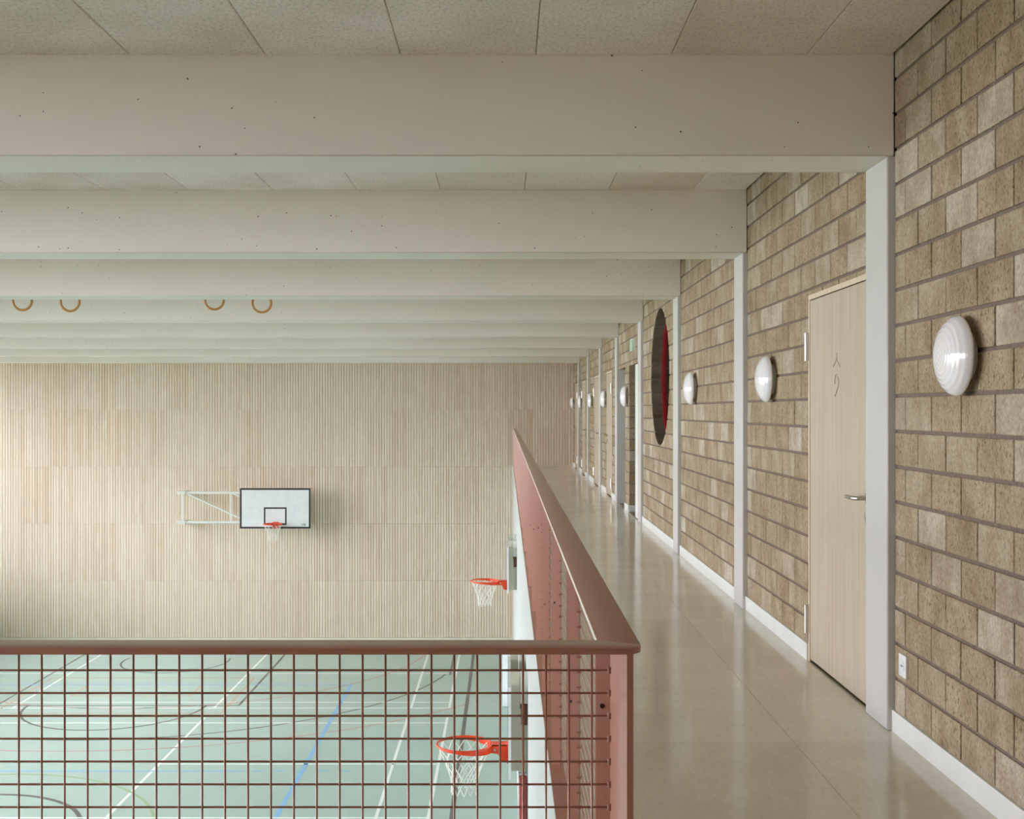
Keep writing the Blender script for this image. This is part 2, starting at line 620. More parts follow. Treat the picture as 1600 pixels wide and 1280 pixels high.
# ---- ceiling boards
ce = tag(box(HALL_L, 2.1, BACK_Y, HALL_END + .2, CEIL + .03, CEIL + .35).obj('ceiling', 'dark_gap'),
         'ceiling of grey beige wood-wool boards between the concrete beams', 'ceiling', kind='structure')
CP = .606
cc = {}
bays = []
for i, y in enumerate(beam_y):
    ya = y + .36
    yb = beam_y[i + 1] if i + 1 < len(beam_y) else HALL_END - .03
    bays.append((ya, yb))
for ya, yb in bays:
    x = .133 + CP * 3
    edges = [WALL - .012] + [.133 + CP * j for j in range(2, -27, -1)]
    for x1, x0 in zip(edges, edges[1:]):
        x0 = max(x0, HALL_L + .01)
        if x1 - x0 < .05:
            continue
        key = (round(x1 - x0, 3), round(yb - ya, 3))
        if key not in cc:
            g = .0012
            a, b_ = key
            bv = .004
            vs = [(g, g, .03), (a - g, g, .03), (a - g, b_ - g, .03), (g, b_ - g, .03),
                  (g, g, bv), (a - g, g, bv), (a - g, b_ - g, bv), (g, b_ - g, bv),
                  (g + bv, g, 0), (a - g - bv, g, 0), (a - g - bv, b_ - g, 0), (g + bv, b_ - g, 0)]
            fs = [(0, 1, 2, 3), (0, 1, 5, 4), (1, 2, 6, 5), (2, 3, 7, 6), (3, 0, 4, 7),
                  (4, 5, 9, 8), (5, 6, 10, 9), (6, 7, 11, 10), (7, 4, 8, 11), (8, 9, 10, 11)]
            cc[key] = MB().add(vs, fs).mesh('ceiling_board', 'ceiling')
        link('ceiling_board', cc[key], ce, (x0, ya, CEIL))

# ---- beams and columns
def where(i):
    if i < 3:
        return ('at the wall behind the camera', 'just behind the camera', 'above the near railing')[i]
    return '%s counted from the camera' % ORD[i - 3]
for i, y in enumerate(beam_y):
    o = box(HALL_L, WALL - .0005, y, y + .36, SOFFIT, CEIL + .03).obj('beam', 'concrete')
    bevel_mesh(o, .006, 1)
    tag(o, 'wide painted concrete beam across the hall, ' + where(i), 'beam', 'concrete roof beams', 'structure')
    o = box(1.705, 2.0, y, y + .31, 0, SOFFIT - .0005).obj('column', 'column')
    bevel_mesh(o, .006, 1)
    tag(o, 'white concrete column in the block wall, ' + where(i), 'column', 'gallery columns', 'structure')

# ---- block wall
CH, CZ, BL = .1576, .238, .307
JZ, JY = .015, .010
bcache = {}
def block_mesh(ly, lz, depth):
    key = (round(ly, 3), round(lz, 3), round(depth, 2))
    if key not in bcache:
        c = .0025
        d = depth
        vs = [(d, 0, 0), (d, ly, 0), (d, ly, lz), (d, 0, lz), (c, 0, 0), (c, ly, 0), (c, ly, lz), (c, 0, lz),
              (0, c, c), (0, ly - c, c), (0, ly - c, lz - c), (0, c, lz - c)]
        fs = [(0, 1, 2, 3), (0, 1, 5, 4), (1, 2, 6, 5), (2, 3, 7, 6), (3, 0, 4, 7),
              (4, 5, 9, 8), (5, 6, 10, 9), (6, 7, 11, 10), (7, 4, 8, 11), (8, 9, 10, 11)]
        bcache[key] = (vs, fs, {})
    return key, bcache[key]
def subtract(rects, hole):
    out = []
    h0, h1, k0, k1 = hole
    for a0, a1, z0, z1 in rects:
        if a1 <= h0 or a0 >= h1 or z1 <= k0 or z0 >= k1:
            out.append((a0, a1, z0, z1)); continue
        if a0 < h0: out.append((a0, h0, z0, z1))
        if a1 > h1: out.append((h1, a1, z0, z1))
        m0, m1 = max(a0, h0), min(a1, h1)
        if z1 > k1: out.append((m0, m1, k1, z1))
        if z0 < k0: out.append((m0, m1, z0, k0))
    return [r for r in out if r[1] - r[0] > .018 and r[3] - r[2] > .018]
def block_rects(ya, yb, holes):
    res = []
    for c in range(-2, 19):
        z0, z1 = CZ + CH * c + JZ / 2, CZ + CH * (c + 1) - JZ / 2
        z0, z1 = max(z0, .005), min(z1, CEIL + .025)
        if z1 - z0 < .02:
            continue
        e = yb + JY / 2 - (.14 if c % 2 else .14 + BL / 2)
        cuts = [yb]
        while e > ya + .015:
            cuts.append(e)
            e -= BL
        cuts.append(ya)
        for b1, b0 in zip(cuts, cuts[1:]):
            y0_, y1_ = b0 + (JY / 2 if b0 > ya else 0), b1 - (JY / 2 if b1 < yb else 0)
            if y1_ - y0_ < .02:
                continue
            rs = [(y0_, y1_, z0, z1)]
            for h in holes:
                rs = subtract(rs, h)
            res += rs
    return res
BACKX = 2.0
def wall_bay(name, label, ya, yb, holes, singly, depth=.06, mortar_depth=BACKX - WALL - .007):
    # mortar body, cut round the openings
    rs = [(ya, yb, 0, CEIL + .03)]
    e = .004
    for h in holes:
        rs = subtract(rs, (h[0] - e, h[1] + e, h[2] - e if h[2] > 0 else -.1, h[3] + e))
    b = MB()
    for r in rs:
        b.box(WALL + .008, WALL + .006 + mortar_depth, r[0], r[1], r[2], r[3])
    root = tag(b.obj(name, 'mortar'), label, 'wall', kind='structure')
    rects = block_rects(ya, yb, holes)
    if singly:
        for y0_, y1_, z0, z1 in rects:
            key, (vs, fs, store) = block_mesh(y1_ - y0_, z1 - z0, depth)
            if 'me' not in store:
                store['me'] = MB().add(vs, fs).mesh('block', 'block')
            link('block', store['me'], root, (WALL + random.uniform(-.0012, .0012), y0_, z0))
        return root, None
    b = MB()
    for y0_, y1_, z0, z1 in rects:
        key, (vs, fs, store) = block_mesh(y1_ - y0_, z1 - z0, depth)
        dx = WALL + random.uniform(-.0012, .0012)
        b.add([(v[0] + dx, v[1] + y0_, v[2] + z0) for v in vs], fs)
    o = tag(b.obj('blocks', 'block', root), kind='stuff')
    return root, o

def yk(k):
    return Y0 + BAY * k
DTOP = 2.095
doors = {1: (5.475, 6.62, 'far'), 5: (18.93, 19.95, 'near'), 6: (21.6, 22.75, 'far'),
         7: (25.3, 26.3, 'far'), 8: (28.0, 29.0, 'near')}
HC_Y, HC_Z, HC_R = 13.06, 1.82, .775
wall_desc = {0: 'bare block wall with the largest lamp and a socket', 1: 'block wall panel around the numbered maple door',
             2: 'block wall panel with one lamp, beside the numbered door panel', 3: 'block wall panel with the big round opening',
             4: 'block wall panel with two passages and the exit sign', 5: 'block wall panel beyond the two passages',
             6: 'block wall panel with the third last lamp', 7: 'block wall panel with the second last lamp',
             8: 'short block wall panel next to the slatted far wall'}
for k in range(-2, 9):
    ya = yk(k - 1) + .31
    yb = yk(k) if k < 8 else HALL_END
    holes = []
    if k in doors:
        holes.append((doors[k][0], doors[k][1], -.1, DTOP))
    if k == 4:
        holes += [(14.9, 16.3, -.1, 2.07), (16.84, 17.9, -.1, 2.07)]
    root, blk = wall_bay('wall_right_%d' % (k + 3), wall_desc.get(k, 'block wall beside the camera'), ya, yb, holes,
                         k in (0, 1, 2), .26 if k in (3, 4) else .06)
    if k == 3:
        c = MB()
        n = 96
        c.prism([(HC_Y + HC_R * math.cos(2 * PI * j / n), HC_Z + HC_R * math.sin(2 * PI * j / n)) for j in range(n)], 1.5, 2.6, 'x')
        cu = c.obj('cutter', None)
        cut(root, cu)
        cut(blk, cu)
        bpy.data.objects.remove(cu)
        # red frame and pane in the round opening
        win = tag(empty('window_1', (WALL, HC_Y, HC_Z)), 'large round window with a red inner frame in the block wall', 'window', kind='structure')
        MB().lathe_x([(.125, HC_R + .004), (.125, HC_R - .03), (.178, HC_R - .03), (.178, HC_R + .004), (.125, HC_R + .004)], 96).obj('frame', 'red', win)
        MB().lathe_x([(.15, 0), (.15, HC_R - .03), (.158, HC_R - .03), (.158, 0)], 96).obj('pane', 'glass', win)
    # skirting
    segs = [(ya, yb)]
    for h in holes:
        ns = []
        for a, b_ in segs:
            if h[0] > a: ns.append((a, min(b_, h[0])))
            if h[1] < b_: ns.append((max(a, h[1]), b_))
        segs = [s for s in ns if s[1] - s[0] > .01]
    b = MB()
    for a, b_ in segs:
        pad0 = -.014 if any(abs(a - h[1]) < .001 for h in holes) and k == 4 else 0
        b.box(WALL - .014, WALL + .004, a, b_, 0, .096)
    if k == 4:
        b.box(WALL - .014, 2.0, 16.286, 16.3, 0, .096)
    if segs:
        tag(b.obj('baseboard_right_%d' % (k + 3), 'white_paint'), 'white skirting board along the ' + wall_desc.get(k, 'block wall beside the camera'), 'baseboard', kind='structure')

# solid backing of the block wall and the passages of bay 4
bk = MB()
bk.box(2.005, 2.15, BACK_Y, yk(3) + .2, -.2, CEIL + .1)
bk.box(2.005, 2.15, yk(4) + .35, HALL_END + .2, -.2, CEIL + .1)
bk.box(2.005, 2.15, yk(3) + .1, yk(4) + .4, 2.07, CEIL + .1)
tag(bk.obj('wall_right_core', 'plaster_grey'), 'plastered rear face of the block wall', 'wall', kind='structure')
p4 = MB()
p4.box(3.05, 3.15, yk(3) + .1, yk(4) + .4, 0, 2.2)
p4.box(2.15, 3.05, yk(3) + .1, yk(3) + .2, 0, 2.2)
p4.box(2.15, 3.05, yk(4) + .3, yk(4) + .4, 0, 2.2)
p4.box(2.15, 3.1, yk(3) + .1, yk(4) + .4, 2.07, 2.2)
p4.box(2.0, 3.1, yk(3) + .1, yk(4) + .4, -.1, 0)
tag(p4.obj('wall_passage', 'plaster_grey'), 'grey plaster lining inside the two passages', 'wall', kind='structure')

# ---- window wall on the left and the wall behind the camera
wl = MB()
wl.box(HALL_L - .3, HALL_L, BACK_Y, HALL_END + .2, FLOOR_Z - .2, WIN_Z0)
wl.box(HALL_L - .3, HALL_L, BACK_Y, HALL_END + .2, WIN_Z1, CEIL + .35)
for k in range(-3, 9):
    y = min(Y0 + BAY * k, HALL_END - .05)
    wl.box(HALL_L - .3, HALL_L, y - .05 if k > -3 else BACK_Y, y + .30, WIN_Z0, WIN_Z1)
tag(wl.obj('wall_left', 'concrete'), 'window wall of the hall opposite the gallery', 'wall', kind='structure')
for i, k in enumerate(range(-3, 8)):
    ya = Y0 + BAY * k + .30
    yb = min(Y0 + BAY * (k + 1), HALL_END) - .05
    b = MB()
    x0, x1 = HALL_L - .2, HALL_L - .12
    for z in (WIN_Z0, WIN_Z1 - .06):
        b.box(x0, x1, ya, yb, z, z + .06)
    for y in (ya, (ya + yb) / 2 - .03, yb - .06):
        b.box(x0, x1, y, y + .06, WIN_Z0 + .06, WIN_Z1 - .06)
    wn = tag(empty('window_%d' % (i + 2), (0, 0, 0)), 'tall hall window of the window wall, number %d from the camera end' % (i + 1), 'window', kind='structure')
    b.obj('window_frame', 'steel_white', wn)
    box(HALL_L - .165, HALL_L - .155, ya + .05, yb - .05, WIN_Z0 + .05, WIN_Z1 - .05).obj('pane', 'glass', wn)
wf = MB()
wf.box(HALL_L - .3, 2.2, BACK_Y - .2, BACK_Y, FLOOR_Z, BZ0).box(HALL_L - .3, 2.2, BACK_Y - .2, BACK_Y, BZ1, CEIL + .35)
xe = HALL_L - .3
for i, (xa, xb) in enumerate(BACK_FILL_WIN):
    wf.box(xe, xa, BACK_Y - .2, BACK_Y, BZ0, BZ1)
    xe = xb
    wn = tag(empty('window_%d' % (i + 20), (0, 0, 0)), 'added fill-light window in the wall behind the camera, number %d from the window wall' % (i + 1), 'window', kind='structure')
    b = MB()
    for z in (BZ0, BZ1 - .06):
        b.box(xa, xb, BACK_Y - .1, BACK_Y - .04, z, z + .06)
    for x in (xa, (xa + xb) / 2 - .03, xb - .06):
        b.box(x, x + .06, BACK_Y - .1, BACK_Y - .04, BZ0 + .06, BZ1 - .06)
    b.obj('window_frame', 'steel_white', wn)
    box(xa + .05, xb - .05, BACK_Y - .075, BACK_Y - .065, BZ0 + .05, BZ1 - .05).obj('pane', 'glass', wn)
wf.box(xe, 2.2, BACK_Y - .2, BACK_Y, BZ0, BZ1)
tag(wf.obj('wall_front', 'white_wall'), 'white wall behind the camera, with added fill-light windows', 'wall', kind='structure')
tag(box(-70, HALL_L - .3, -40, 70, FLOOR_Z - .4, FLOOR_Z - .1).obj('ground', 'outside'),
    'paved ground outside the hall windows', 'ground', kind='structure')

# ================================================================== doors
def px_wall(x, y, X=WALL):
    """a point on the block wall plane from frame pixels"""
    d = F * X / (x - VX)
    return d, EYE - (y - VY) * d / F
def ribbon(b, pts, wd, x0, x1):
    pts = [Vector((p[0], p[1])) for p in pts]
    L, R = [], []
    for i, p in enumerate(pts):
        a = pts[max(i - 1, 0)]
        c = pts[min(i + 1, len(pts) - 1)]
        t = (c - a).normalized()
        nrm = Vector((-t.y, t.x)) * wd / 2
        L.append(p + nrm); R.append(p - nrm)
    b.prism([tuple(q) for q in L] + [tuple(q) for q in reversed(R)], x0, x1, 'x')
def door(name, label, y0, y1, hinge, carved=False):
    root = tag(empty(name, (WALL, (y0 + y1) / 2, 0)), label, 'door', 'maple doors along the gallery', 'structure')
    c = (WALL, (y0 + y1) / 2, 0)
    def loc(o):
        o.location = (-c[0], -c[1], 0); return o
    fr = MB()
    xf = WALL - .004
    jw = .028
    fr.box(xf, 1.9, y0, y0 + jw, 0, DTOP - jw)
    fr.box(xf, 1.9, y1 - jw, y1, 0, DTOP - jw)
    fr.box(xf, 1.9, y0, y1, DTOP - jw, DTOP)
    loc(fr.obj('frame', 'door_frame', root))
    box(.13, .16, y0 + jw - c[1], y1 - jw - c[1], 0, DTOP - jw).obj('rebate', 'dark_gap', root)
    lf = loc(box(WALL - .001, WALL + .045, y0 + jw + .003, y1 - jw - .003, .014, DTOP - jw - .006).obj('leaf', 'door_wood', root))
    if carved:
        s = 14.22
        def q(a, b_):
            return px_wall(1290 + a / s, 540 + b_ / s)
        cb = MB()
        ribbon(cb, [q(256, 165), q(252, 330)], .014, WALL - .02, WALL + .0028)
        ribbon(cb, [q(252, 305), q(176, 468)], .010, WALL - .02, WALL + .0029)
        ribbon(cb, [q(252, 305), q(326, 468)], .010, WALL - .02, WALL + .0027)
        ribbon(cb, [q(208, 855), q(211, 740), q(222, 690), q(240, 662), q(256, 660), q(275, 685), q(291, 750), q(296, 830), q(284, 920), q(258, 1010), q(222, 1118)], .012, WALL - .02, WALL + .0028)
        ribbon(cb, [q(206, 1118), q(310, 1128)], .010, WALL - .02, WALL + .0029)
        cu = cb.obj('cutter', None)
        old = lf.parent
        lf.parent = None
        lf.location = (0, 0, 0)
        cut(lf, cu)
        bpy.data.objects.remove(cu)
        lf.parent = old
        loc(lf)
    # handle
    hs = 1 if hinge == 'far' else -1
    yh = (y0 + jw + .055) if hinge == 'far' else (y1 - jw - .055)
    ly = yh - c[1]
    hd = MB()
    hd.lathe_x([(-.008, 0), (-.008, .026), (0, .026)], 24)
    hd.v = [(v[0], v[1] + ly, v[2] + 1.01) for v in hd.v]
    hd.tube([(0, ly, 1.01), (-.05, ly, 1.01), (-.058, ly + hs * .012, 1.01), (-.06, ly + hs * .05, 1.01), (-.06, ly + hs * .135, 1.01)], .0105, 12)
    smooth_angle(hd.obj('lever_handle', 'steel', root))
    kh = MB()
    kh.lathe_x([(-.008, 0), (-.008, .026), (0, .026)], 24)
    kh.box(-.0085, -.004, -.003, .003, -.012, .002)
    kh.v = [(v[0], v[1] + ly, v[2] + .918) for v in kh.v]
    kh.obj('keyhole_rose', 'steel', root)
    yhn = (y1 if hinge == 'far' else y0) - c[1]
    for z in (1.80, .236):
        h = MB()
        h.tube([(-.016, yhn + hs * .004, z - .08), (-.016, yhn + hs * .004, z + .08)], .0095, 12)
        h.box(-.013, .002, yhn - .012, yhn + .012, z - .08, z + .08)
        h.obj('hinge', 'steel', root)
    return root
dl = {1: 'pale maple door with engraved numeral 2, nearest the camera', 5: 'pale maple door just past the two passages',
      6: 'pale maple door between the sixth and seventh columns', 7: 'pale maple door between the seventh and eighth columns',
      8: 'last pale maple door, beside the slatted far wall'}
for i, k in enumerate(sorted(doors)):
    door('door_%d' % (i + 1), dl[k], *doors[k], carved=(k == 1))
# open white leaf at the passage
d6 = tag(empty('door_6', (WALL, 15.2, 0)), 'white door leaf with black edge at the passage under the exit sign', 'door', kind='structure')
box(-.01, .035, -.255, .25, .01, 2.05).obj('leaf', 'white_paint', d6)
box(-.012, .037, .25, .275, .01, 2.05).obj('black_edge', 'black', d6)  # black strip down the far edge of the leaf

# ================================================================== railings
RT, RTH = .973, .013
RL, RR = .183, .265
# cross railing in front of the camera
fr = tag(empty('cross_railing', (0, 2.272, 0)), 'brown-red railing with square wire mesh crossing the foreground', 'railing')
def rel(o):
    o.location = (0, -2.272, 0); return o
R = .036
cor = [(RR - R + R * math.sin(a), 2.232 + R - R * math.cos(a)) for a in [i * PI / 2 / 8 for i in range(9)]]
poly = [(HALL_L, 2.232)] + cor + [(RR, 2.27), (RL, 2.313), (HALL_L, 2.313)]
o = rel(MB().prism(poly, RT - RTH, RT, 'z').obj('handrail', 'rail', fr))
bevel_mesh(o, .0015, 2)
pz = .045
# corner post: a folded flat bar
b = MB()
b.prism([(RL, 2.366), (.212, 2.349), (.235, 2.242), (.2475, 2.242), (.2475, 2.250), (.241, 2.254), (.218, 2.357), (RL, 2.374)], 0.0, RT - RTH, 'z')
rel(b.obj('corner_post', 'rail', fr))
for z in (.829, .2):
    rel(MB().tube([(.1965, 2.354, z), (.1965, 2.362, z)], .0048, 12).obj('bolt', 'hole', fr))
MP = .0452
wr = .0022
PXS = [-2.13 - 2.34 * i for i in range(6)]
vw = MB().tube([(0, 0, .03), (0, 0, RT - RTH)], wr, 6).mesh('upright_wire', 'rail', True)
x = .1687
vxs = []
while x > PXS[0] + .02:
    link('upright_wire', vw, fr, (x, 0, 0))
    x -= MP
hw = MB().tube([(PXS[0], 0, 0), (.2065, 0, 0)], wr, 6)
hw.tube([(.2035, -.0005, -.006), (.2035, -.0005, .006)], .004, 8)
hw = hw.mesh('level_wire', 'rail', True)
z = .9203
while z > .03:
    link('level_wire', hw, fr, (0, .0038, z))
    z -= .0451
for x in PXS:
    if x > HALL_L:
        rel(box(x - .004, x + .004, 2.236, 2.309, 0, RT - RTH).obj('post', 'rail', fr))
far_panel = MB()
n = 0
x = PXS[0] - MP
while x > HALL_L + .05:
    far_panel.bar((x, 0, .03), (x, 0, RT - RTH), .004, .004)
    x -= MP
z = .9203
while z > .03:
    far_panel.bar((HALL_L, .004, z), (PXS[0], .004, z), .004, .004)
    z -= .0451
tag(far_panel.obj('wire_mesh', 'rail', fr), kind='stuff')

# long railing along the gallery
MX = .221
sr = tag(empty('gallery_railing', (MX, 2.35, 0)), 'long brown-red railing with flat posts running along the gallery edge', 'railing')
def rel2(o):
    o.location = (-MX, -2.35, 0); return o
o = rel2(MB().prism([(RL, 2.3135), (RR, 2.2705), (RR, HALL_END - .03), (RL, HALL_END - .03)], RT - RTH, RT, 'z').obj('handrail', 'rail', sr))
bevel_mesh(o, .0015, 2)
SP = 1.1815
posts = [2.28 + SP * i for i in range(1, 24)]
rz = math.radians(24)            # the flat posts are turned slightly towards the hall
pw = .0185 / math.cos(rz)
pm = box(-pw, pw, -.004, .004, -.03, RT - RTH).mesh('post', 'rail')
hm = MB().tube([(-.006, -.0046, 0), (-.006, -.0005, 0)], .0045, 8).mesh('bolt', 'hole')
def panel(length):
    b = MB()
    z = .9203
    while z > .03:
        b.tube([(.0042, .004, z), (.0042, length - .004, z)], wr, 5)
        b.tube([(.0042, length - .012, z), (-.010, length - .012, z)], .003, 5)
        z -= .0451
    return b.mesh('wire_mesh', 'rail')
pmesh = panel(SP)
first_gap = .085
tag(link('wire_mesh', panel(SP - first_gap), sr, (0, 2.28 + first_gap - 2.35, 0)), kind='stuff')
for i, y in enumerate(posts):
    if y > HALL_END - .05:
        break
    po = link('post', pm, sr, (RL + .0185 - MX, y - 2.35, 0))
    po.rotation_euler = (0, 0, -rz)
    if i < 6:
        link('bolt', hm, po, (0, 0, (.56, .66, .455, .72, .59, .5)[i]))
    if y + SP < HALL_END - .05:
        tag(link('wire_mesh', pmesh, sr, (0, y - 2.35, 0)), kind='stuff')
rel2(box(.1745, .232, 2.365, HALL_END - .03, .0002, .006).obj('foot_plate', 'rail', sr))
rel2(box(RL - .0012, RL, 2.318, HALL_END - .03, RT - RTH + .0008, RT - .0008).obj('edge_highlight', 'edge', sr))  # painted highlight: sky reflection along the hall side of the handrail

# ================================================================== basketball gear
def net_mesh(r0, length):
    b = MB()
    n, steps = 12, 14
    def rad(t):
        return r0 * (1 - t) ** 1.6 + (.112 + .012 * math.cos(t * 5)) * (1 - (1 - t) ** 1.6)
    for s in (-1, 1):
        for i in range(n):
            pts = []
            for k in range(steps + 1):
                t = k / steps
                a = 2 * PI * (i / n + s * t * 3.0 / n)
                r = rad(t)
                pts.append((r * math.cos(a), r * math.sin(a), -.012 - t * length))
            b.tube(pts, .0036, 4)
    return b.mesh('net', 'net')
NETM = net_mesh(.222, .40)
RIMZ = -1.432
def rim_parts(parent, side):
    """rim whose centre is the parent's local origin; the board is towards `side` (unit vector in xy)"""
    sx, sy = side
    b = MB()
    ring = [(.2345 * math.cos(2 * PI * j / 48), .2345 * math.sin(2 * PI * j / 48), 0) for j in range(48)]
    b.tube(ring, .0105, 10, True)
    rim = smooth_angle(b.obj('rim', 'orange', parent), 60)
    p = MB()
    def P(u, v, z):
        return (sx * u - sy * v, sy * u + sx * v, z)
    # neck under the ring and the plate against the board
    for v0, v1 in ((-.062, -.054), (.054, .062)):
        pts = [(.228, .008), (.375, .008), (.375, -.14), (.325, -.14), (.285, -.066), (.228, -.06)]
        vs = [P(u, v, z) for v in (v0, v1) for u, z in pts]
        k = len(pts)
        p.add(vs, [tuple(range(k)), tuple(range(2 * k - 1, k - 1, -1))] + [(i, (i + 1) % k, (i + 1) % k + k, i + k) for i in range(k)])
    # skirt below the ring, deepest at the board
    vs, fs, n = [], [], 36
    for i in range(n + 1):
        a = math.radians(-150 + 300 * i / n)
        hgt = .012 + .048 * max(0, (math.cos(a) + .87) / 1.87) ** 1.5
        for rr, zz in ((.230, -.004), (.238, -.004), (.238, -hgt), (.230, -hgt)):
            vs.append(P(rr * math.cos(a), rr * math.sin(a), zz))
    for i in range(n):
        for q in range(4):
            fs.append((i * 4 + q, i * 4 + (q + 1) % 4, i * 4 + 4 + (q + 1) % 4, i * 4 + 4 + q))
    fs += [(0, 1, 2, 3), tuple(n * 4 + q for q in (3, 2, 1, 0))]
    MB().add(vs, fs).obj('skirt', 'orange', rim)
    def bx(u0, u1, v0, v1, z0, z1):
        vs = [P(u, v, z) for z in (z0, z1) for v in (v0, v1) for u in (u0, u1)]
        p.add(vs, [(0, 2, 3, 1), (4, 5, 7, 6), (0, 1, 5, 4), (2, 6, 7, 3), (0, 4, 6, 2), (1, 3, 7, 5)])
    bx(.222, .375, -.062, .062, .001, .008)
    bx(.366, .3745, -.075, .075, -.145, .02)
    p.obj('rim_bracket', 'orange', parent)
    q = MB()
    q.tube([P(.262, -.066, -.032), P(.262, .066, -.032)], .012, 12)
    q.obj('bolt', 'steel', parent)
    link('net', NETM, parent, (0, 0, -.006))

# hoop on the far wall
BX, BY = -5.915, 29.5
hp = tag(empty('basketball_hoop', (-5.905, BY - .375, RIMZ)), 'white backboard with black border on a white swing frame on the slatted wall', 'basketball hoop', 'basketball hoops')
rim_parts(hp, (0, 1))
ox, oy, oz = hp.location
def relh(o):
    o.location = (-ox, -oy, -oz); return o
bx0, bx1, bz0, bz1 = -6.82, -5.01, -1.583, -.55
bd = relh(box(bx0, bx1, BY, BY + .03, bz0, bz1).obj('backboard', 'board_white', hp))
def frame_rect(x0, x1, z0, z1, wd, y, th):
    b = MB()
    b.box(x0, x1, y - th, y, z0, z0 + wd).box(x0, x1, y - th, y, z1 - wd, z1)
    b.box(x0, x0 + wd, y - th, y, z0 + wd, z1 - wd).box(x1 - wd, x1, y - th, y, z0 + wd, z1 - wd)
    return b
o = frame_rect(bx0, bx1, bz0, bz1, .045, BY, .002).obj('border_stripe', 'black', bd)
o = frame_rect(-6.207, -5.624, -1.49, -1.04, .04, BY, .0015).obj('target_square', 'black', bd)
lg = MB()
lx, lz = -5.19, -1.485
for a, b_ in (((-.03, 0), (0, .035)), ((0, .035), (.03, 0)), ((.03, 0), (0, -.035)), ((0, -.035), (-.03, 0))):
    lg.bar((lx + .025 + a[0], BY - .001, lz + a[1]), (lx + .025 + b_[0], BY - .001, lz + b_[1]), .002, .012)
lg.bar((lx + .012, BY - .001, lz), (lx + .042, BY - .001, lz), .002, .012)
lg.tube([(lx - .035 + .016 * math.cos(t), BY - .001, lz + .022 * math.sin(t)) for t in [2 * PI * j / 12 for j in range(12)]], .004, 4, True)
lg.obj('logo', 'plaster_grey', bd).data.materials[0] = plain('logo_grey', s2l((128, 140, 142))[:3], .5)
def fpx(x, y, d=29.68):
    return ((x - VX) * d / F, d, EYE - (y - VY) * d / F)
sf = MB()
for y in (770, 816):
    sf.bar(fpx(288, y), fpx(462, y), .05, .058)
sf.bar(fpx(286, 768), fpx(286, 818), .045, .045)
sf.bar(fpx(361, 770), fpx(361, 816), .035, .035)
sf.bar(fpx(291, 771, 29.66), fpx(395, 819, 29.66), .035, .04)
sf.bar(fpx(364, 771, 29.66), fpx(440, 806, 29.66), .035, .04)
for x in (390, 460):
    for y in (770, 816):
        a, c = fpx(x, y, 29.66), fpx(x, y, 29.66)
        sf.bar((a[0], BY + .03, a[2]), (a[0], 29.7, a[2]), .05, .05)
relh(sf.obj('swing_frame', 'steel_white', hp))
for y in (770, 816):
    pl = MB()
    p0, p1 = fpx(277.5, y - 2.4), fpx(290, y + 2.4)
    pl.box(p0[0], p1[0], 29.63, 29.97, p1[2], p0[2])
    mp = relh(pl.obj('mounting_plate', 'steel_white', hp))
    c = fpx(282, y, 29.62)
    MB().tube([(c[0], 29.622, c[2]), (c[0], 29.632, c[2])], .012, 10).obj('bolt', 'steel', mp)

# hoops under the gallery
def side_hoop(dy, label):
    hp = tag(empty('basketball_hoop', (-.3595, dy, RIMZ)), label, 'basketball hoop', 'basketball hoops')
    rim_parts(hp, (1, 0))
    def R2(o):
        o.location = (.3595, 0, -RIMZ); return o
    zt, zb_ = -.80, -1.55
    bd = R2(box(.0155, .039, -.6, .6, zb_, zt).obj('backboard', 'board_white', hp))
    b = frame_rect(-.6, .6, zb_, zt, .05, 0, .0012)
    b.v = [(.0155 + v[1], v[0], v[2]) for v in b.v]
    b.obj('border_stripe', 'black', bd)
    for y in (-.5, .46):
        b = MB()
        b.prism([(.0392, -1.507), (.1748, -1.507), (.1748, -1.0), (.11, -1.0), (.11, -.70), (.0392, -.70)], y, y + .03, 'y')
        sp = R2(b.obj('side_bracket', 'cream_steel', hp))
        for x_, z in ((.09, -1.49), (.15, -1.47), (.09, -1.36), (.05, -1.3), (.09, -1.08), (.09, -.78)):
            MB().tube([(x_, y - .004, z), (x_, y + .001, z)], .006, 8).obj('bolt', 'steel', sp)
        R2(MB().box(.122, .1746, y - .012, y + .05, -1.13, -.962).obj('dark_brown_block', 'brown_dark', hp))  # dark brown block on the bracket, next to the wall
        R2(MB().box(.114, .1746, y + .002, y + .05, -.96, -.70).obj('guide_rail', 'steel_white', hp))
    for z in (-.95, -1.48):
        R2(box(.06, .10, -.469, .459, z, z + .05).obj('cross_rail', 'steel_white', hp))
    return hp
side_hoop(9.9, 'orange rim and white net nearest the camera, seen through the wire mesh')
side_hoop(19.4, 'orange rim and white net sticking out left of the gallery, above the handrail')
# red padded post below the nearest side hoop
rp = tag(empty('padded_post', (.135, 9.36, FLOOR_Z)), 'dark red padded post standing below the nearest side hoop', 'padded post')
o = box(-.028, .032, -.03, .06, .02, 3.0).obj('pad', 'red_pad', rp)
bevel_mesh(o, .008, 2)
box(-.036, .039, .0, .07, 0, 3.012).obj('white_backing', 'steel_white', rp)
# low white cupboard against the wall under the gallery
cb = tag(empty('low_cupboard', (.04, 23.2, FLOOR_Z)), 'low white cupboard against the wall under the gallery, behind the nearest hoop', 'cupboard')
cb.rotation_euler = (0, 0, -math.atan2(.12, .14) * .25)
box(-.125, .075, .02, .2, .0, 1.16).obj('body', 'white_paint', cb)
box(-.122, .072, .0, .02, .012, 1.15).obj('door', 'board_white', cb)

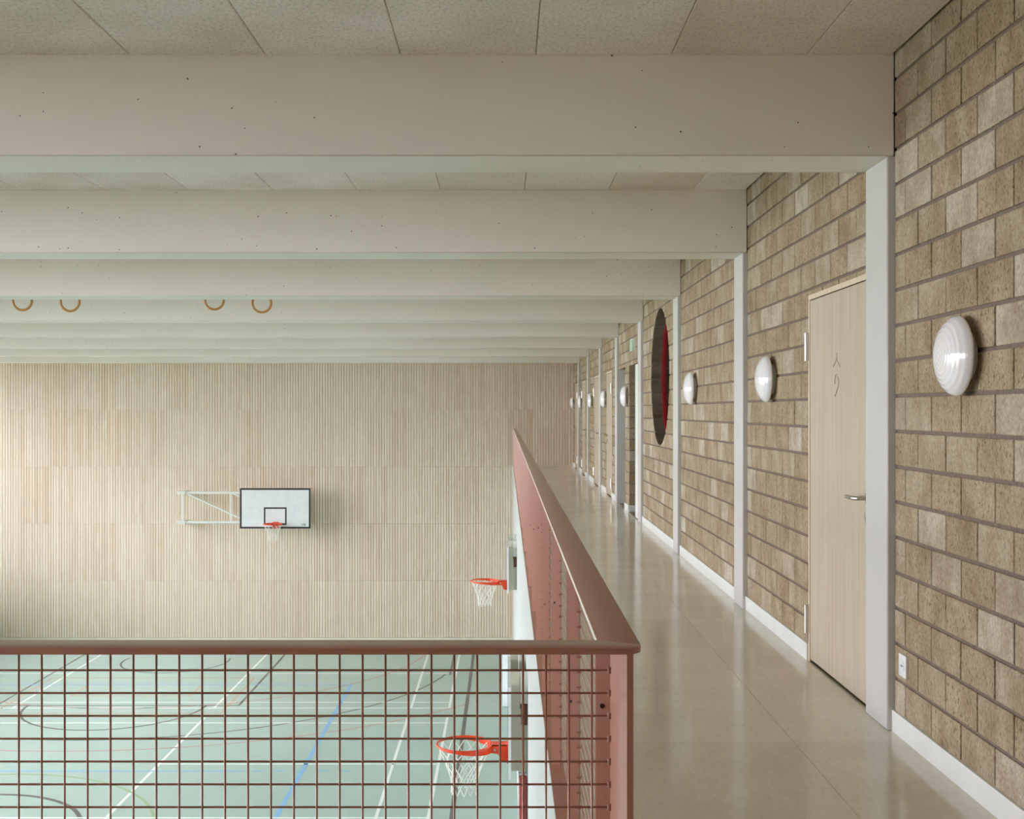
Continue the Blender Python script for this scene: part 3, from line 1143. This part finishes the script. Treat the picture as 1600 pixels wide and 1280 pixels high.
# gymnastic rings
def ring_thing(x, zbot, label):
    d = 12.8
    X = (x - VX) * d / F
    r = .1045
    zc = zbot + r + .0125
    t = tag(empty('gymnastic_ring', (X, d, zc)), label, 'gymnastic ring', 'gymnastic rings')
    b = MB()
    b.tube([(r * math.cos(2 * PI * j / 40), 0, r * math.sin(2 * PI * j / 40)) for j in range(40)], .0135, 10, True)
    smooth_angle(b.obj('ring', 'beech', t), 80)
    s = MB()
    s.box(-.02, .02, -.018, -.0155, r - .005, CEIL - zc).box(-.02, .02, .0155, .018, r - .005, CEIL - zc).box(-.02, .02, -.018, .018, r - .0165, r - .014)
    s.obj('strap', 'strap', t)
for x, yb_, lab in ((35, 486.5, 'wooden gymnastic ring at the far left, hanging below a beam'), (109.5, 488, 'second wooden gymnastic ring from the left'),
                   (335, 485.5, 'third wooden gymnastic ring from the left, slightly higher than its neighbour'), (409, 490, 'rightmost wooden gymnastic ring, hanging lowest of the four')):
    ring_thing(x, EYE - (yb_ - VY) * 12.8 / F, lab)

# ================================================================== wall lamps, socket, exit sign
prof = []
for i in range(57):
    t = i / 56
    r_ = .1525 * math.sin(t * PI / 2)
    x_ = -.040 - .066 * (1 - (r_ / .1525) ** 2.6) ** .62
    prof.append((x_ + .0008 * math.sin(r_ / .0185 * 2 * PI) * (1 - t ** 6), r_))
prof += [(-.037, .1525), (-.033, .149), (-.031, .142), (-.031, .09)]
domem = MB().lathe_x(prof, 64).mesh('glass_dome', 'opal', True)
ringm = MB().lathe_x([(-.034, 0), (-.034, .088), (-.03, .096), (0.0015, .096), (.0015, 0)], 48).mesh('base_ring', 'plastic', False)
lamps = [(4.35, 'largest round white glass wall lamp, right of the nearest column'), (7.53, 'round white wall lamp left of the door with the numeral 2'),
         (10.62, 'round white wall lamp between the round window and second column'), (16.57, 'round white wall lamp on the narrow pier between the passages'),
         (20.12, 'round white wall lamp just beyond the door past the passages'), (23.28, 'round white wall lamp, third from the far wall'),
         (26.55, 'round white wall lamp, second from the far wall'), (29.55, 'smallest round white wall lamp, right beside the slatted wall')]
for y, lab in lamps:
    t = tag(empty('wall_lamp', (WALL, y, 1.64)), lab, 'wall lamp', 'round gallery wall lamps')
    link('glass_dome', domem, t)
    link('base_ring', ringm, t)

so = tag(empty('wall_socket', (WALL, 5.03, .319)), 'small white wall socket low on the block wall beside the nearest column', 'socket')
o = box(-.012, .001, -.046, .046, -.049, .049).obj('cover_plate', 'plastic', so)
bevel_mesh(o, .003, 2)
MB().lathe_x([(-.012, .0), (-.0135, 0), (-.0135, .028), (-.012, .028)], 24).obj('socket_face', 'plastic', so)
b = MB()
for dy in (-.0095, 0, .0095):
    b.lathe_x([(-.0142, 0), (-.0142, .0042), (-.013, .0042)], 10)
    n = len(b.v) - 21
    b.v[n:] = [(v[0], v[1] + dy, v[2]) for v in b.v[n:]]
b.obj('socket_holes', 'socket_dark', so)

ex = tag(empty('exit_sign', (WALL, 15.73, 2.33)), 'small green emergency exit sign above the passage', 'exit sign')
o = box(-.035, .002, -.16, .16, -.082, .082).obj('housing', 'plastic', ex)
box(-.0365, -.035, -.152, .152, -.074, .074).obj('green_face', 'exit', ex)
b = MB()
def man(pts, wd):
    ribbon(b, pts, wd, -.0378, -.0365)
# running figure, arrow and doorway of the sign
b.lathe_x([(-.0378, 0), (-.0378, .011), (-.0365, .011)], 12)
b.v = [(v[0], v[1] + .02, v[2] + .045) for v in b.v]
man([(.02, .03), (.03, -.005)], .02)
man([(.03, -.005), (.005, -.025), (.02, -.055)], .011)
man([(.032, -.005), (.055, -.03), (.08, -.03)], .011)
man([(.02, .025), (-.01, .012), (-.025, .022)], .009)
man([(.022, .025), (.05, .02), (.06, 0)], .009)
man([(-.05, -.06), (-.05, .06)], .01)
man([(-.11, -.06), (-.11, .06)], .01)
man([(-.05, .06), (-.11, .06)], .01)
man([(.14, 0), (.1, 0)], .012)
b.obj('pictogram', 'plastic', ex)
